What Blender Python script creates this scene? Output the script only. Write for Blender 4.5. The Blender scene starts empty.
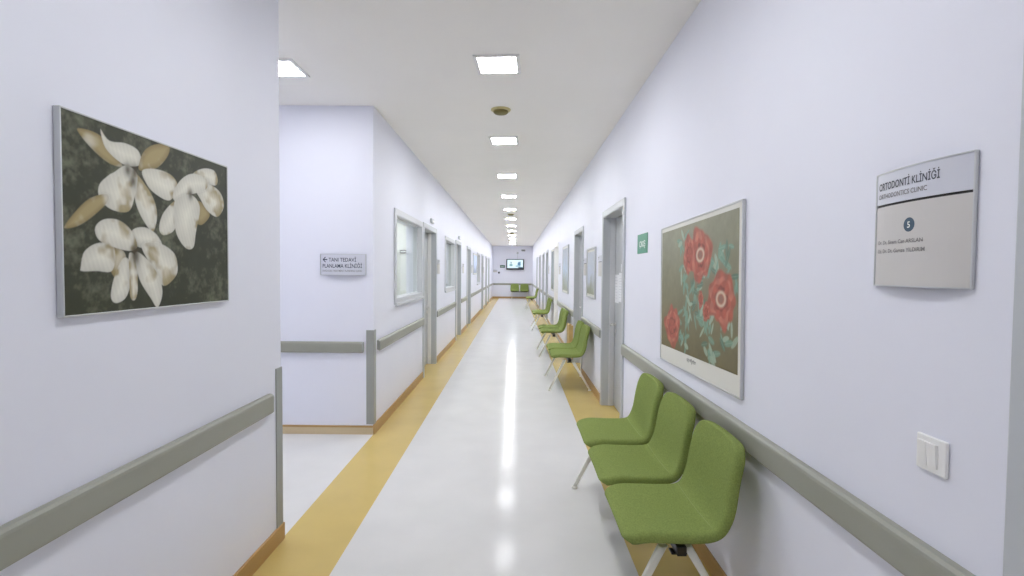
import bpy, bmesh, math, random
import numpy as np
from mathutils import Vector, Matrix, noise as mnoise

random.seed(7)
scene = bpy.context.scene
COL = scene.collection
PI = math.pi

# ------------------------------------------------------------------ measures (metres)
XR, XL = 0.967, -1.245          # faces of the right and left corridor walls
CEIL = 2.885
END = 27.6                      # far end wall
BACK = -4.0                     # closing wall behind the viewer
PASS0, PASS1 = 2.645, 4.39      # mouth of the side passage on the left
PASSX = -6.5
TH = 0.20                       # wall thickness
RAILZ0, RAILZ1 = 0.727, 0.825


def s2l(c):
    c = c / 255.0
    return c / 12.92 if c <= 0.04045 else ((c + 0.055) / 1.055) ** 2.4


def rgb(r, g, b):
    return (s2l(r), s2l(g), s2l(b), 1.0)


# ------------------------------------------------------------------ materials
def mat(name, col, rough=0.5, metal=0.0, spec=0.5, var=0.0, vscale=8.0, bump=0.0, bscale=200.0,
        coat=0.0, emit=None, estr=0.0, attr=None):
    m = bpy.data.materials.new(name)
    m.use_nodes = True
    nt = m.node_tree
    b = nt.nodes['Principled BSDF']
    b.inputs['Base Color'].default_value = col
    b.inputs['Roughness'].default_value = rough
    b.inputs['Metallic'].default_value = metal
    b.inputs['Specular IOR Level'].default_value = spec
    b.inputs['Coat Weight'].default_value = coat
    tc = nt.nodes.new('ShaderNodeTexCoord')
    if attr:
        a = nt.nodes.new('ShaderNodeAttribute')
        a.attribute_name = attr
        nt.links.new(a.outputs['Color'], b.inputs['Base Color'])
    elif var > 0:
        n = nt.nodes.new('ShaderNodeTexNoise')
        n.inputs['Scale'].default_value = vscale
        n.inputs['Detail'].default_value = 4
        nt.links.new(tc.outputs['Object'], n.inputs['Vector'])
        r = nt.nodes.new('ShaderNodeValToRGB')
        r.color_ramp.elements[0].position = 0.3
        r.color_ramp.elements[1].position = 0.7
        lo = tuple(max(0, v * (1 - var)) for v in col[:3]) + (1,)
        hi = tuple(min(1, v * (1 + var)) for v in col[:3]) + (1,)
        r.color_ramp.elements[0].color = lo
        r.color_ramp.elements[1].color = hi
        nt.links.new(n.outputs['Fac'], r.inputs['Fac'])
        nt.links.new(r.outputs['Color'], b.inputs['Base Color'])
    if bump > 0:
        n2 = nt.nodes.new('ShaderNodeTexNoise')
        n2.inputs['Scale'].default_value = bscale
        n2.inputs['Detail'].default_value = 3
        nt.links.new(tc.outputs['Object'], n2.inputs['Vector'])
        bp = nt.nodes.new('ShaderNodeBump')
        bp.inputs['Strength'].default_value = bump
        bp.inputs['Distance'].default_value = 0.002
        nt.links.new(n2.outputs['Fac'], bp.inputs['Height'])
        nt.links.new(bp.outputs['Normal'], b.inputs['Normal'])
    if emit:
        b.inputs['Emission Color'].default_value = emit
        b.inputs['Emission Strength'].default_value = estr
    return m


def glass_mat():
    m = bpy.data.materials.new('window_glass')
    m.use_nodes = True
    nt = m.node_tree
    nt.nodes.clear()
    out = nt.nodes.new('ShaderNodeOutputMaterial')
    tr = nt.nodes.new('ShaderNodeBsdfTransparent')
    tr.inputs['Color'].default_value = (0.93, 0.95, 0.935, 1)
    gl = nt.nodes.new('ShaderNodeBsdfGlossy')
    gl.inputs['Roughness'].default_value = 0.03
    lw = nt.nodes.new('ShaderNodeLayerWeight')
    pw = nt.nodes.new('ShaderNodeMath')
    pw.operation = 'POWER'
    pw.inputs[1].default_value = 5.0
    fr = nt.nodes.new('ShaderNodeMath')
    fr.operation = 'MULTIPLY_ADD'
    fr.inputs[1].default_value = 0.5
    fr.inputs[2].default_value = 0.03
    nt.links.new(lw.outputs['Facing'], pw.inputs[0])
    nt.links.new(pw.outputs[0], fr.inputs[0])
    mx = nt.nodes.new('ShaderNodeMixShader')
    nt.links.new(fr.outputs[0], mx.inputs[0])
    nt.links.new(tr.outputs[0], mx.inputs[1])
    nt.links.new(gl.outputs[0], mx.inputs[2])
    nt.links.new(mx.outputs[0], out.inputs['Surface'])
    return m


M = {}
M['wall'] = mat('white_wall_paint', (0.81, 0.822, 0.90, 1), 0.55, spec=0.3, var=0.012, vscale=1.5, bump=0.05, bscale=350)
M['ceil'] = mat('ceiling_paint', (0.90, 0.885, 0.85, 1), 0.8, spec=0.2, var=0.01, vscale=2)
M['vinyl'] = mat('offwhite_vinyl', (0.70, 0.695, 0.675, 1), 0.135, spec=0.035, var=0.03, vscale=3.0, bump=0.09, bscale=14)
M['yellow'] = mat('yellow_vinyl', rgb(206, 182, 114), 0.16, spec=0.14, var=0.04, vscale=3.0, bump=0.05, bscale=14)
M['base'] = mat('tan_baseboard', rgb(182, 146, 92), 0.4, var=0.06, vscale=5)
M['basecap'] = mat('pale_baseboard', rgb(205, 186, 150), 0.4)
M['rail'] = mat('grey_rail_vinyl', rgb(154, 155, 143), 0.42, spec=0.4, var=0.02, vscale=6, bump=0.08, bscale=500)
M['guard'] = mat('grey_guard_vinyl', rgb(156, 159, 154), 0.42, spec=0.4)
M['frame'] = mat('door_frame_grey', rgb(190, 194, 197), 0.38, spec=0.5)
M['frameL'] = mat('window_frame_grey', rgb(204, 206, 209), 0.38, spec=0.5)
M['leaf'] = mat('door_leaf_laminate', rgb(184, 187, 188), 0.35, spec=0.5, var=0.015, vscale=3)
M['leafB'] = mat('door_leaf_blue_grey', rgb(168, 178, 188), 0.35, spec=0.5, var=0.015, vscale=3)
M['steel'] = mat('brushed_steel', rgb(228, 228, 226), 0.35, metal=0.6)
M['alu'] = mat('anodised_aluminium', rgb(205, 207, 207), 0.38, metal=0.85)
M['white_pl'] = mat('white_plastic', rgb(238, 238, 236), 0.3)
M['dark_pl'] = mat('black_plastic', rgb(26, 26, 28), 0.35)
M['shadowgap'] = mat('dark_gap', rgb(60, 60, 60), 0.7)
M['paper'] = mat('white_paper', rgb(236, 237, 240), 0.7)
M['ink'] = mat('dark_ink', rgb(58, 62, 74), 0.6)
M['inkgrey'] = mat('grey_ink', rgb(128, 126, 126), 0.6)
M['sign_silver'] = mat('sign_silver', rgb(210, 212, 221), 0.3, spec=0.5)
M['sign_beige'] = mat('sign_pale', rgb(205, 202, 198), 0.28, spec=0.5)
M['inkpale'] = mat('pale_print', rgb(196, 198, 204), 0.7)
M['signdot'] = mat('slate_blue', rgb(62, 86, 104), 0.4)
M['signgreen'] = mat('sign_green', rgb(74, 146, 116), 0.4)
M['exitgreen'] = mat('exit_green', rgb(60, 112, 98), 0.4)
M['white_ink'] = mat('white_ink', rgb(240, 246, 240), 0.5)
M['fabric'] = mat('green_felt_fabric', rgb(132, 147, 82), 0.95, spec=0.12, var=0.16, vscale=160, bump=0.5, bscale=700)
M['seam'] = mat('green_seam_thread', rgb(146, 160, 98), 0.9, spec=0.1)
M['leg'] = mat('cream_powder_coat', rgb(240, 238, 227), 0.35)
M['tan_wood'] = mat('tan_board', rgb(204, 172, 112), 0.5, var=0.12, vscale=14)
M['diffuser'] = mat('led_diffuser', (1, 1, 1, 1), 0.5, emit=(0.955, 0.965, 1.0, 1), estr=28.0)
LAMP = {}


def lamp_mat(strength):
    if strength not in LAMP:
        LAMP[strength] = mat('led_diffuser_%d' % strength, (1, 1, 1, 1), 0.5, emit=(0.955, 0.965, 1.0, 1), estr=float(strength))
    return LAMP[strength]

M['led_frame'] = mat('led_frame_white', rgb(232, 232, 232), 0.4)
M['yellowed'] = mat('yellowed_plastic', rgb(196, 186, 138), 0.45)
M['yellowed_d'] = mat('yellowed_grille', rgb(128, 118, 70), 0.6)
M['art'] = mat('printed_artwork', (1, 1, 1, 1), 0.45, spec=0.35, attr='Col')
M['mount'] = mat('cream_mount_board', rgb(222, 221, 212), 0.6)
M['room'] = mat('room_wall_cream', rgb(226, 228, 221), 0.7)
M['roomfloor'] = mat('room_floor', rgb(190, 186, 170), 0.5)
M['cabinet'] = mat('white_cabinet', rgb(232, 233, 226), 0.45)
M['glass'] = glass_mat()
scr = mat('screen_picture', (0, 0, 0, 1), 0.2)
_nt = scr.node_tree
_a = _nt.nodes.new('ShaderNodeAttribute')
_a.attribute_name = 'Col'
_b = _nt.nodes['Principled BSDF']
_nt.links.new(_a.outputs['Color'], _b.inputs['Emission Color'])
_b.inputs['Emission Strength'].default_value = 0.5
M['screen'] = scr


# ------------------------------------------------------------------ mesh helpers
class MB:
    """collects shapes into one mesh; each shape carries a material slot index"""

    def __init__(self):
        self.bm = bmesh.new()

    def _take(self, tmp, mi, smooth):
        for f in tmp.faces:
            f.material_index = mi
            f.smooth = smooth
        me = bpy.data.meshes.new('tmp')
        tmp.to_mesh(me)
        tmp.free()
        self.bm.from_mesh(me)
        bpy.data.meshes.remove(me)
        return self

    def box(self, x0, x1, y0, y1, z0, z1, bev=0.0, mi=0, seg=2):
        t = bmesh.new()
        bmesh.ops.create_cube(t, size=1.0)
        for v in t.verts:
            v.co = Vector(((x0 + x1) / 2 + v.co.x * (x1 - x0), (y0 + y1) / 2 + v.co.y * (y1 - y0),
                           (z0 + z1) / 2 + v.co.z * (z1 - z0)))
        if bev > 0:
            bmesh.ops.bevel(t, geom=list(t.edges), offset=bev, segments=seg, affect='EDGES', profile=0.5)
        return self._take(t, mi, False)

    def tube(self, pts, r, n=10, mi=0, cap=True):
        """round tube through pts; r is one radius or a list"""
        t = bmesh.new()
        pts = [Vector(p) for p in pts]
        rs = r if isinstance(r, (list, tuple)) else [r] * len(pts)
        rings = []
        for i, p in enumerate(pts):
            d = (pts[min(i + 1, len(pts) - 1)] - pts[max(i - 1, 0)]).normalized()
            ref = Vector((0, 0, 1)) if abs(d.z) < 0.9 else Vector((1, 0, 0))
            a = d.cross(ref).normalized()
            b = d.cross(a).normalized()
            rings.append([t.verts.new(p + (a * math.cos(2 * PI * k / n) + b * math.sin(2 * PI * k / n)) * rs[i]) for k in range(n)])
        for i in range(len(rings) - 1):
            for k in range(n):
                t.faces.new((rings[i][k], rings[i][(k + 1) % n], rings[i + 1][(k + 1) % n], rings[i + 1][k]))
        if cap:
            t.faces.new(rings[0])
            t.faces.new(rings[-1])
        bmesh.ops.recalc_face_normals(t, faces=t.faces)
        return self._take(t, mi, True)

    def lathe(self, prof, n=32, mi=0, origin=(0, 0, 0), axis='z'):
        """prof: list of (r, h); spun about z or about -y (h grows towards the viewer)"""
        t = bmesh.new()
        o = Vector(origin)
        rings = []
        for r, h in prof:
            ring = []
            for k in range(n):
                a = 2 * PI * k / n
                if axis == 'z':
                    ring.append(t.verts.new(o + Vector((r * math.cos(a), r * math.sin(a), h))))
                else:
                    ring.append(t.verts.new(o + Vector((r * math.cos(a), -h, r * math.sin(a)))))
            rings.append(ring)
        for i in range(len(rings) - 1):
            for k in range(n):
                t.faces.new((rings[i][k], rings[i][(k + 1) % n], rings[i + 1][(k + 1) % n], rings[i + 1][k]))
        t.faces.new(rings[0])
        t.faces.new(rings[-1])
        bmesh.ops.recalc_face_normals(t, faces=t.faces)
        return self._take(t, mi, True)

    def prism_x(self, prof, x0, x1, mi=0, smooth=False):
        """profile in (y, z) extruded along x"""
        t = bmesh.new()
        a = [t.verts.new((x0, y, z)) for y, z in prof]
        b = [t.verts.new((x1, y, z)) for y, z in prof]
        n = len(prof)
        for k in range(n):
            t.faces.new((a[k], a[(k + 1) % n], b[(k + 1) % n], b[k]))
        t.faces.new(a)
        t.faces.new(b)
        bmesh.ops.recalc_face_normals(t, faces=t.faces)
        return self._take(t, mi, smooth)

    def quad(self, pts, mi=0):
        t = bmesh.new()
        t.faces.new([t.verts.new(p) for p in pts])
        return self._take(t, mi, False)

    def build(self, name, mats, parent=None, loc=(0, 0, 0)):
        me = bpy.data.meshes.new(name)
        self.bm.to_mesh(me)
        self.bm.free()
        for m in (mats if isinstance(mats, (list, tuple)) else [mats]):
            me.materials.append(m)
        o = bpy.data.objects.new(name, me)
        COL.objects.link(o)
        o.location = loc
        if parent:
            o.parent = parent
        return o


def tag(o, label=None, cat=None, group=None, kind=None):
    if label:
        o['label'] = label
    if cat:
        o['category'] = cat
    if group:
        o['group'] = group
    if kind:
        o['kind'] = kind
    return o


def empty(name, loc=(0, 0, 0), rz=0.0):
    o = bpy.data.objects.new(name, None)
    o.empty_display_size = 0.1
    COL.objects.link(o)
    o.location = loc
    o.rotation_euler = (0, 0, rz)
    return o


def copy_tree(o, parent=None):
    c = o.copy()
    COL.objects.link(c)
    if parent:
        c.parent = parent
    for ch in list(o.children):
        copy_tree(ch, c)
    return c


# local frame of wall-mounted things: x to the viewer's right, -y out of the wall, z up
RZ = {'R': -PI / 2, 'L': PI / 2, 'E': 0.0}


def wall_at(side, along, z=0.0):
    if side == 'R':
        return (XR, along, z)
    if side == 'L':
        return (XL, along, z)
    if side == 'E':
        return (along, END, z)
    return (along, PASS1, z)      # 'P' the passage wall that faces the viewer


RZ['P'] = 0.0


def structure(mb, name, mats, parent=None, label=None):
    o = mb.build(name, mats, parent)
    if not parent:
        tag(o, label, None, None, 'structure')
    return o


def text_mesh(name, body, size, mat_, parent, x, y, z, align='LEFT', bend=None, sx=1.0, shear=0.0, bold=0.012):
    """flat lettering in the x-z plane facing -y, as a mesh part; bend(x) shifts y to follow a bowed plate"""
    cu = bpy.data.curves.new(name, 'FONT')
    cu.body = body
    cu.size = size
    cu.align_x = align
    cu.align_y = 'BOTTOM_BASELINE'
    cu.extrude = 0.0
    cu.shear = shear
    cu.offset = size * bold
    cu.resolution_u = 3
    tmp = bpy.data.objects.new('tmp_text', cu)
    COL.objects.link(tmp)
    dg = bpy.context.evaluated_depsgraph_get()
    me = bpy.data.meshes.new_from_object(tmp.evaluated_get(dg))
    bpy.data.objects.remove(tmp)
    bpy.data.curves.remove(cu)
    for v in me.vertices:
        X = x + v.co.x * sx
        v.co = Vector((X, y + (bend(X) if bend else 0.0), z + v.co.y))
    me.name = name
    me.materials.clear()
    me.materials.append(mat_)
    o = bpy.data.objects.new(name, me)
    COL.objects.link(o)
    o.parent = parent
    return o


def canvas(name, w, h, nx, nz, colour, material, parent, y=0.0, thick=0.002):
    """a flat printed sheet: grid of w x h at depth y facing -y, colours printed by colour(u, v) -> (n,3) linear"""
    us = np.linspace(-w / 2, w / 2, nx)
    vs = np.linspace(-h / 2, h / 2, nz)
    U, V = np.meshgrid(us, vs)
    u, v = U.ravel(), V.ravel()
    c = colour(u, v)
    verts = np.stack([u, np.full_like(u, y), v], 1)
    idx = np.arange(nx * nz).reshape(nz, nx)
    f = np.stack([idx[:-1, :-1].ravel(), idx[:-1, 1:].ravel(), idx[1:, 1:].ravel(), idx[1:, :-1].ravel()], 1)
    me = bpy.data.meshes.new(name)
    me.from_pydata(verts.tolist(), [], f.tolist())
    at = me.attributes.new('Col', 'FLOAT_COLOR', 'POINT')
    buf = np.ones((len(u), 4), dtype=np.float32)
    buf[:, :3] = c
    at.data.foreach_set('color', buf.ravel())
    me.materials.append(material)
    o = bpy.data.objects.new(name, me)
    COL.objects.link(o)
    o.parent = parent
    return o


def lin(r, g, b):
    return np.array([s2l(r), s2l(g), s2l(b)])


def fbm(u, v, scale, seed, octs=4):
    """value noise on arrays"""
    rng = np.random.RandomState(seed)
    tab = rng.rand(256, 256)
    out = np.zeros_like(u)
    amp, tot = 1.0, 0.0
    for o in range(octs):
        x = (u + 7.3) * scale * 2 ** o
        y = (v + 3.1) * scale * 2 ** o
        xi, yi = np.floor(x).astype(int), np.floor(y).astype(int)
        fx, fy = x - xi, y - yi
        fx, fy = fx * fx * (3 - 2 * fx), fy * fy * (3 - 2 * fy)
        g = lambda a, b: tab[a & 255, b & 255]
        val = (g(xi, yi) * (1 - fx) + g(xi + 1, yi) * fx) * (1 - fy) + (g(xi, yi + 1) * (1 - fx) + g(xi + 1, yi + 1) * fx) * fy
        out += val * amp
        tot += amp
        amp *= 0.55
    return out / tot


def smooth_poly(pts, n=6):
    pts = np.array(pts, float)
    N = len(pts)
    out = []
    for i in range(N):
        p0, p1, p2, p3 = pts[i - 1], pts[i], pts[(i + 1) % N], pts[(i + 2) % N]
        for k in range(n):
            t = k / n
            out.append(0.5 * ((2 * p1) + (-p0 + p2) * t + (2 * p0 - 5 * p1 + 4 * p2 - p3) * t * t + (-p0 + 3 * p1 - 3 * p2 + p3) * t ** 3))
    return np.array(out)


def poly_mask(u, v, poly):
    """inside mask and distance to the outline"""
    ins = np.zeros(u.shape, bool)
    d2 = np.full(u.shape, 1e9)
    n = len(poly)
    for i in range(n):
        x0, y0 = poly[i]
        x1, y1 = poly[(i + 1) % n]
        cond = (y0 > v) != (y1 > v)
        with np.errstate(divide='ignore', invalid='ignore'):
            xx = (x1 - x0) * (v - y0) / (y1 - y0 if y1 != y0 else 1e-9) + x0
        ins ^= cond & (u < xx)
        dx, dy = x1 - x0, y1 - y0
        L = dx * dx + dy * dy + 1e-12
        t = np.clip(((u - x0) * dx + (v - y0) * dy) / L, 0, 1)
        d2 = np.minimum(d2, (u - x0 - t * dx) ** 2 + (v - y0 - t * dy) ** 2)
    return ins, np.sqrt(d2)


# ------------------------------------------------------------------ doors, windows: where they are
# (side, near edge, far edge) of the outer casing along the corridor
DOORS = [('R', -0.14, 0.958), ('R', 4.395, 5.50), ('R', 7.07, 8.08), ('R', 11.15, 12.15), ('R', 14.55, 15.5),
         ('R', 16.4, 17.4), ('R', 18.75, 19.8), ('R', 21.3, 22.3),
         ('L', 6.73, 7.865), ('L', 10.42, 11.43), ('L', 12.86, 13.95), ('L', 18.48, 19.5), ('L', 20.95, 21.95), ('L', 23.0, 24.1)]
WINS = [('L', 5.13, 6.69, 1.10, 2.10), ('L', 8.83, 10.25, 1.08, 2.08), ('L', 16.3, 17.65, 1.02, 2.08)]
CAS = 0.065
DTOP = 2.11


def holes_for(side):
    hs = []
    for s, a, b in DOORS:
        if s == side:
            hs.append((a + CAS - 0.01, b - CAS + 0.01, 0.0, DTOP - CAS + 0.01))
    for s, a, b, z0, z1 in WINS:
        if s == side:
            hs.append((a + CAS - 0.01, b - CAS + 0.01, z0 + CAS - 0.01, z1 - CAS + 0.01))
    return hs


def wall_mesh(mb, xf, xb, y0, y1, holes):
    """wall slab between x = xf (face) and xb, with rectangular openings"""
    ys = sorted({y0, y1} | {h[0] for h in holes} | {h[1] for h in holes})
    zs = sorted({0.0, CEIL} | {h[2] for h in holes} | {h[3] for h in holes})
    inh = lambda yy, zz: any(h[0] < yy < h[1] and h[2] < zz < h[3] for h in holes)
    for i in range(len(ys) - 1):
        for j in range(len(zs) - 1):
            if not inh((ys[i] + ys[i + 1]) / 2, (zs[j] + zs[j + 1]) / 2):
                for x in (xf, xb):
                    mb.quad([(x, ys[i], zs[j]), (x, ys[i + 1], zs[j]), (x, ys[i + 1], zs[j + 1]), (x, ys[i], zs[j + 1])])
    for a, b, c, d in holes:
        mb.quad([(xf, a, c), (xb, a, c), (xb, a, d), (xf, a, d)])
        mb.quad([(xf, b, c), (xb, b, c), (xb, b, d), (xf, b, d)])
        mb.quad([(xf, a, d), (xb, a, d), (xb, b, d), (xf, b, d)])
        if c > 0:
            mb.quad([(xf, a, c), (xb, a, c), (xb, b, c), (xf, b, c)])
    for y in (y0, y1):
        mb.quad([(xf, y, 0), (xb, y, 0), (xb, y, CEIL), (xf, y, CEIL)])
    bmesh.ops.remove_doubles(mb.bm, verts=mb.bm.verts, dist=1e-5)
    bmesh.ops.recalc_face_normals(mb.bm, faces=mb.bm.faces)


# ------------------------------------------------------------------ the shell
mb = MB()
wall_mesh(mb, XR, XR + TH, BACK, END, holes_for('R'))
structure(mb, 'wall_right', M['wall'], label='long white corridor wall with the doors behind the green seats')
mb = MB()
wall_mesh(mb, XL, XL - TH, PASS1 + TH, END, holes_for('L'))
mb.box(PASSX, XL, PASS1, PASS1 + TH, 0, CEIL)
structure(mb, 'wall_left', M['wall'], label='white corridor wall with windows beyond the side passage')
mb = MB()
mb.box(XL - TH, XL, BACK, PASS0, 0, CEIL)
mb.box(PASSX, XL - TH, PASS0 - TH, PASS0, 0, CEIL)
structure(mb, 'wall_left_near', M['wall'], label='white wall that carries the magnolia picture')
mb = MB()
mb.box(XL - TH - 4, XR + TH, END, END + TH, 0, CEIL)
structure(mb, 'wall_end', M['wall'], label='white wall closing the far end of the corridor')
mb = MB()
mb.box(XL - TH, XR + TH, BACK - TH, BACK, 0, CEIL)
structure(mb, 'wall_back', M['wall'])
mb = MB()
mb.box(PASSX - TH, PASSX, PASS0 - TH, PASS1 + TH, 0, CEIL)
structure(mb, 'wall_passage', M['wall'])
mb = MB()
mb.box(PASSX - TH, XR + TH, BACK - TH, END + TH, CEIL, CEIL + 0.1)
structure(mb, 'ceiling', M['ceil'], label='flat pale grey corridor ceiling')

# floor: one slab face cut into off-white middle, yellow borders and the off-white passage
SL, SR = -0.872, 0.605
mb = MB()
def fl(x0, x1, y0, y1, mi):
    mb.quad([(x0, y0, 0), (x1, y0, 0), (x1, y1, 0), (x0, y1, 0)], mi)
fl(SL, SR, BACK, END, 0)
fl(XL - 0.001, SL, BACK, END, 1)
fl(SR, XR + TH, BACK, END, 1)
fl(PASSX, XL - 0.001, PASS0, PASS1, 0)
fl(XL - TH, XL - 0.001, BACK, PASS0, 0)
fl(XL - TH, XL - 0.001, PASS1, END, 1)
fl(-4.5, XL - TH, PASS1 + TH, END, 0)
mb.box(PASSX, XR + TH, BACK, END, -0.12, -0.002)
structure(mb, 'floor', [M['vinyl'], M['yellow']], label='glossy off-white floor with two yellow border stripes')

# baseboards
def base_run(mb, side, a, b):
    if side == 'R':
        mb.box(XR - 0.012, XR + 0.002, a, b, 0.0, 0.09, 0.003)
    else:
        mb.box(XL - 0.002, XL + 0.012, a, b, 0.0, 0.09, 0.003)


def gaps(side, a, b):
    """stretches of wall between door casings"""
    out, cur = [], a
    for s, d0, d1 in sorted(DOORS, key=lambda d: d[1]):
        if s == side and d1 > a and d0 < b:
            if d0 - cur > 0.02:
                out.append((cur, d0))
            cur = d1
    if b - cur > 0.02:
        out.append((cur, b))
    return out


mb = MB()
for a, b in gaps('R', 0.958, END - 0.001):
    base_run(mb, 'R', a + 0.001, b - 0.001)
structure(mb, 'baseboard_right', M['base'])
mb = MB()
for a, b in gaps('L', PASS1 - 0.012, END - 0.001):
    base_run(mb, 'L', a + 0.001, b - 0.001)
structure(mb, 'baseboard_left', M['base'])
mb = MB()
base_run(mb, 'L', BACK, PASS0 + 0.012)
structure(mb, 'baseboard_left_near', M['base'])
mb = MB()
mb.box(PASSX, XL - 0.003, PASS1 - 0.012, PASS1 + 0.002, 0.0, 0.062, 0.002, 1)
mb.box(PASSX, XL - 0.003, PASS1 - 0.013, PASS1 + 0.002, 0.062, 0.078, 0.002, 0)
structure(mb, 'baseboard_passage', [M['base'], M['basecap']])
mb = MB()
mb.box(XL + 0.013, XR - 0.013, END - 0.012, END + 0.002, 0.0, 0.09, 0.003)
structure(mb, 'baseboard_end', M['base'])


# ------------------------------------------------------------------ doors
def casing(w, top, depth, name, m, parent, sill=None, out=0.018, cas=CAS):
    """frame lining the opening and standing proud of the wall; local frame, wall face at y=0"""
    mb = MB()
    h = w / 2
    z0 = 0.0 if sill is None else sill
    for s in (-1, 1):
        xa, xb = sorted((s * h, s * (h - cas)))
        mb.box(xa, xb, -out, 0.0, z0, top, 0.004)                      # face of the casing
        xa, xb = sorted((s * (h - cas + 0.012), s * (h - cas - 0.004)))
        mb.box(xa, xb, -out * 0.6, depth, z0, top - cas)               # lining of the reveal
        xa, xb = sorted((s * (h - cas - 0.004), s * (h - cas - 0.022)))
        if sill is not None:
            mb.box(xa, xb, depth * 0.45, depth, z0, top - cas - 0.004)
    mb.box(-h + cas, h - cas, -out, 0.0, top - cas, top, 0.004)
    mb.box(-h + cas, h - cas, -out * 0.6, depth, top - cas - 0.004, top - cas + 0.012)
    if sill is not None:
        mb.box(-h + cas, h - cas, -out, 0.0, sill, sill + cas, 0.004)
        mb.box(-h + cas, h - cas, -out * 0.6, depth, sill + cas - 0.012, sill + cas + 0.004)
    return mb.build(name, m, parent)


def lever(parent, x, y, z, s):
    """lever handle: rose, neck and lever; s = +1 lever points to local +x"""
    mb = MB()
    mb.lathe([(0.0255, 0.0), (0.0255, 0.006), (0.022, 0.009)], 24, 0, (x, y, z), 'y')
    mb.tube([(x, y - 0.008, z), (x, y - 0.045, z), (x + s * 0.012, y - 0.055, z), (x + s * 0.115, y - 0.055, z - 0.004)],
            [0.009, 0.009, 0.0095, 0.008], 12)
    mb.lathe([(0.0255, 0.0), (0.0255, 0.005), (0.02, 0.007)], 24, 0, (x, y, z - 0.075), 'y')
    return mb.build('door_handle', M['steel'], parent)


def door(n, side, a, b, label, leafmat='leaf', framemat='frame', handle=-1, depth=0.125):
    w = b - a
    d = empty('door_%d' % n, wall_at(side, (a + b) / 2), RZ[side])
    tag(d, label, None, None, 'structure')
    casing(w, DTOP, depth + 0.03, 'door_frame', M[framemat], d)
    hw = w / 2 - CAS
    for s in (-1, 1):
        st = MB()
        xa, xb = sorted((s * (hw + 0.004), s * (hw - 0.016)))
        st.box(xa, xb, depth * 0.5, depth - 0.007, 0.0, DTOP - CAS - 0.004, 0.003)
        st.build('door_stop', M['white_pl'] if side == 'L' else M['frameL'], d)
    lf = MB()
    lf.box(-hw + 0.006, hw - 0.006, depth - 0.005, depth + 0.035, 0.006, DTOP - CAS - 0.006, 0.002)
    leaf = lf.build('door_leaf', M[leafmat], d)
    lever(leaf, handle * (hw - 0.075), depth - 0.005, 0.90, -handle)
    for z in (0.22, 1.05, 1.85):
        hg = MB()
        hg.tube([(-handle * (hw - 0.016), depth - 0.012, z - 0.05), (-handle * (hw - 0.016), depth - 0.012, z + 0.05)], 0.008, 10)
        hg.build('hinge', M['steel'], leaf)
    return d, leaf


door_labels = {
    0: 'grey door frame at the near right edge beside the curved sign',
    1: 'grey door with white notices beyond the peony poster',
    2: 'pale grey door behind the second bench',
    3: 'door painted white for its glare, between the two tall pale posters',
    4: 'grey door beyond the fourth bench on the bench side',
    5: 'narrow looking grey door next beyond, bench side, before the last bench',
    6: 'grey door just before the last bench',
    7: 'last grey door on the bench side of the corridor',
    8: 'grey door directly after the first large window',
    9: 'blue-grey door after the second window',
    10: 'blue-grey door after the wide gap beyond the second window',
    11: 'grey door just past the third window',
    12: 'second last grey door on the window side',
    13: 'last grey door on the window side of the corridor',
}
door_objs = []
for i, (s, a, b) in enumerate(DOORS):
    lm, fm = 'leaf', 'frame'
    if s == 'L' and i in (9, 10):
        lm, fm = 'leafB', 'frame'
    if i == 3:  # white frame and leaf stand in for glare and light from the room
        lm, fm = 'white_pl', 'white_pl'
    door_objs.append(door(i + 1, s, a, b, door_labels[i], lm, fm, -1 if s == 'R' else 1))

# ------------------------------------------------------------------ windows and the rooms behind
for i, (s, a, b, z0, z1) in enumerate(WINS):
    w = b - a
    lab = ['large grey framed window nearest the side passage', 'second grey framed window along the left wall',
           'third, farthest framed window along the left wall'][i]
    d = empty('window_%d' % (i + 1), wall_at(s, (a + b) / 2), RZ[s])
    tag(d, lab, None, None, 'structure')
    casing(w, z1, 0.10, 'window_frame', M['frameL'], d, sill=z0)
    hw = w / 2 - CAS
    sl = MB()
    sl.box(-w / 2 - 0.005, w / 2 + 0.005, -0.035, -0.018, z0 - 0.012, z0 + 0.022, 0.003)
    sl.build('window_sill', M['frameL'], d)
    g = MB()
    g.box(-hw + 0.005, hw - 0.005, 0.052, 0.058, z0 + CAS + 0.004, z1 - CAS - 0.004)
    g.build('window_pane', M['glass'], d)
    r = MB()
    for x0_, x1_ in ((-hw + 0.004, -hw + 0.016), (hw - 0.016, hw - 0.004)):
        r.box(x0_, x1_, 0.042, 0.068, z0 + CAS, z1 - CAS, 0.003)
    for za, zb in ((z0 + CAS, z0 + CAS + 0.016), (z1 - CAS - 0.016, z1 - CAS)):
        r.box(-hw + 0.016, hw - 0.016, 0.042, 0.068, za, zb, 0.003)
    r.build('glazing_bead', M['frameL'], d)

rooms = [(PASS1 + TH, 8.2), (8.2, 12.0), (14.6, 18.3)]
for i, (a, b) in enumerate(rooms):
    r = MB()
    xb = -3.4
    r.box(xb - 0.08, xb, a, b + 0.08, 0, CEIL)
    r.box(xb, XL - TH, b, b + 0.08, 0, CEIL)
    structure(r, 'wall_room_%d' % (i + 1), M['room'])
r = MB()
r.box(-3.4, XL - TH, 14.52, 14.6, 0, CEIL)
structure(r, 'wall_room_4', M['room'])


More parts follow.
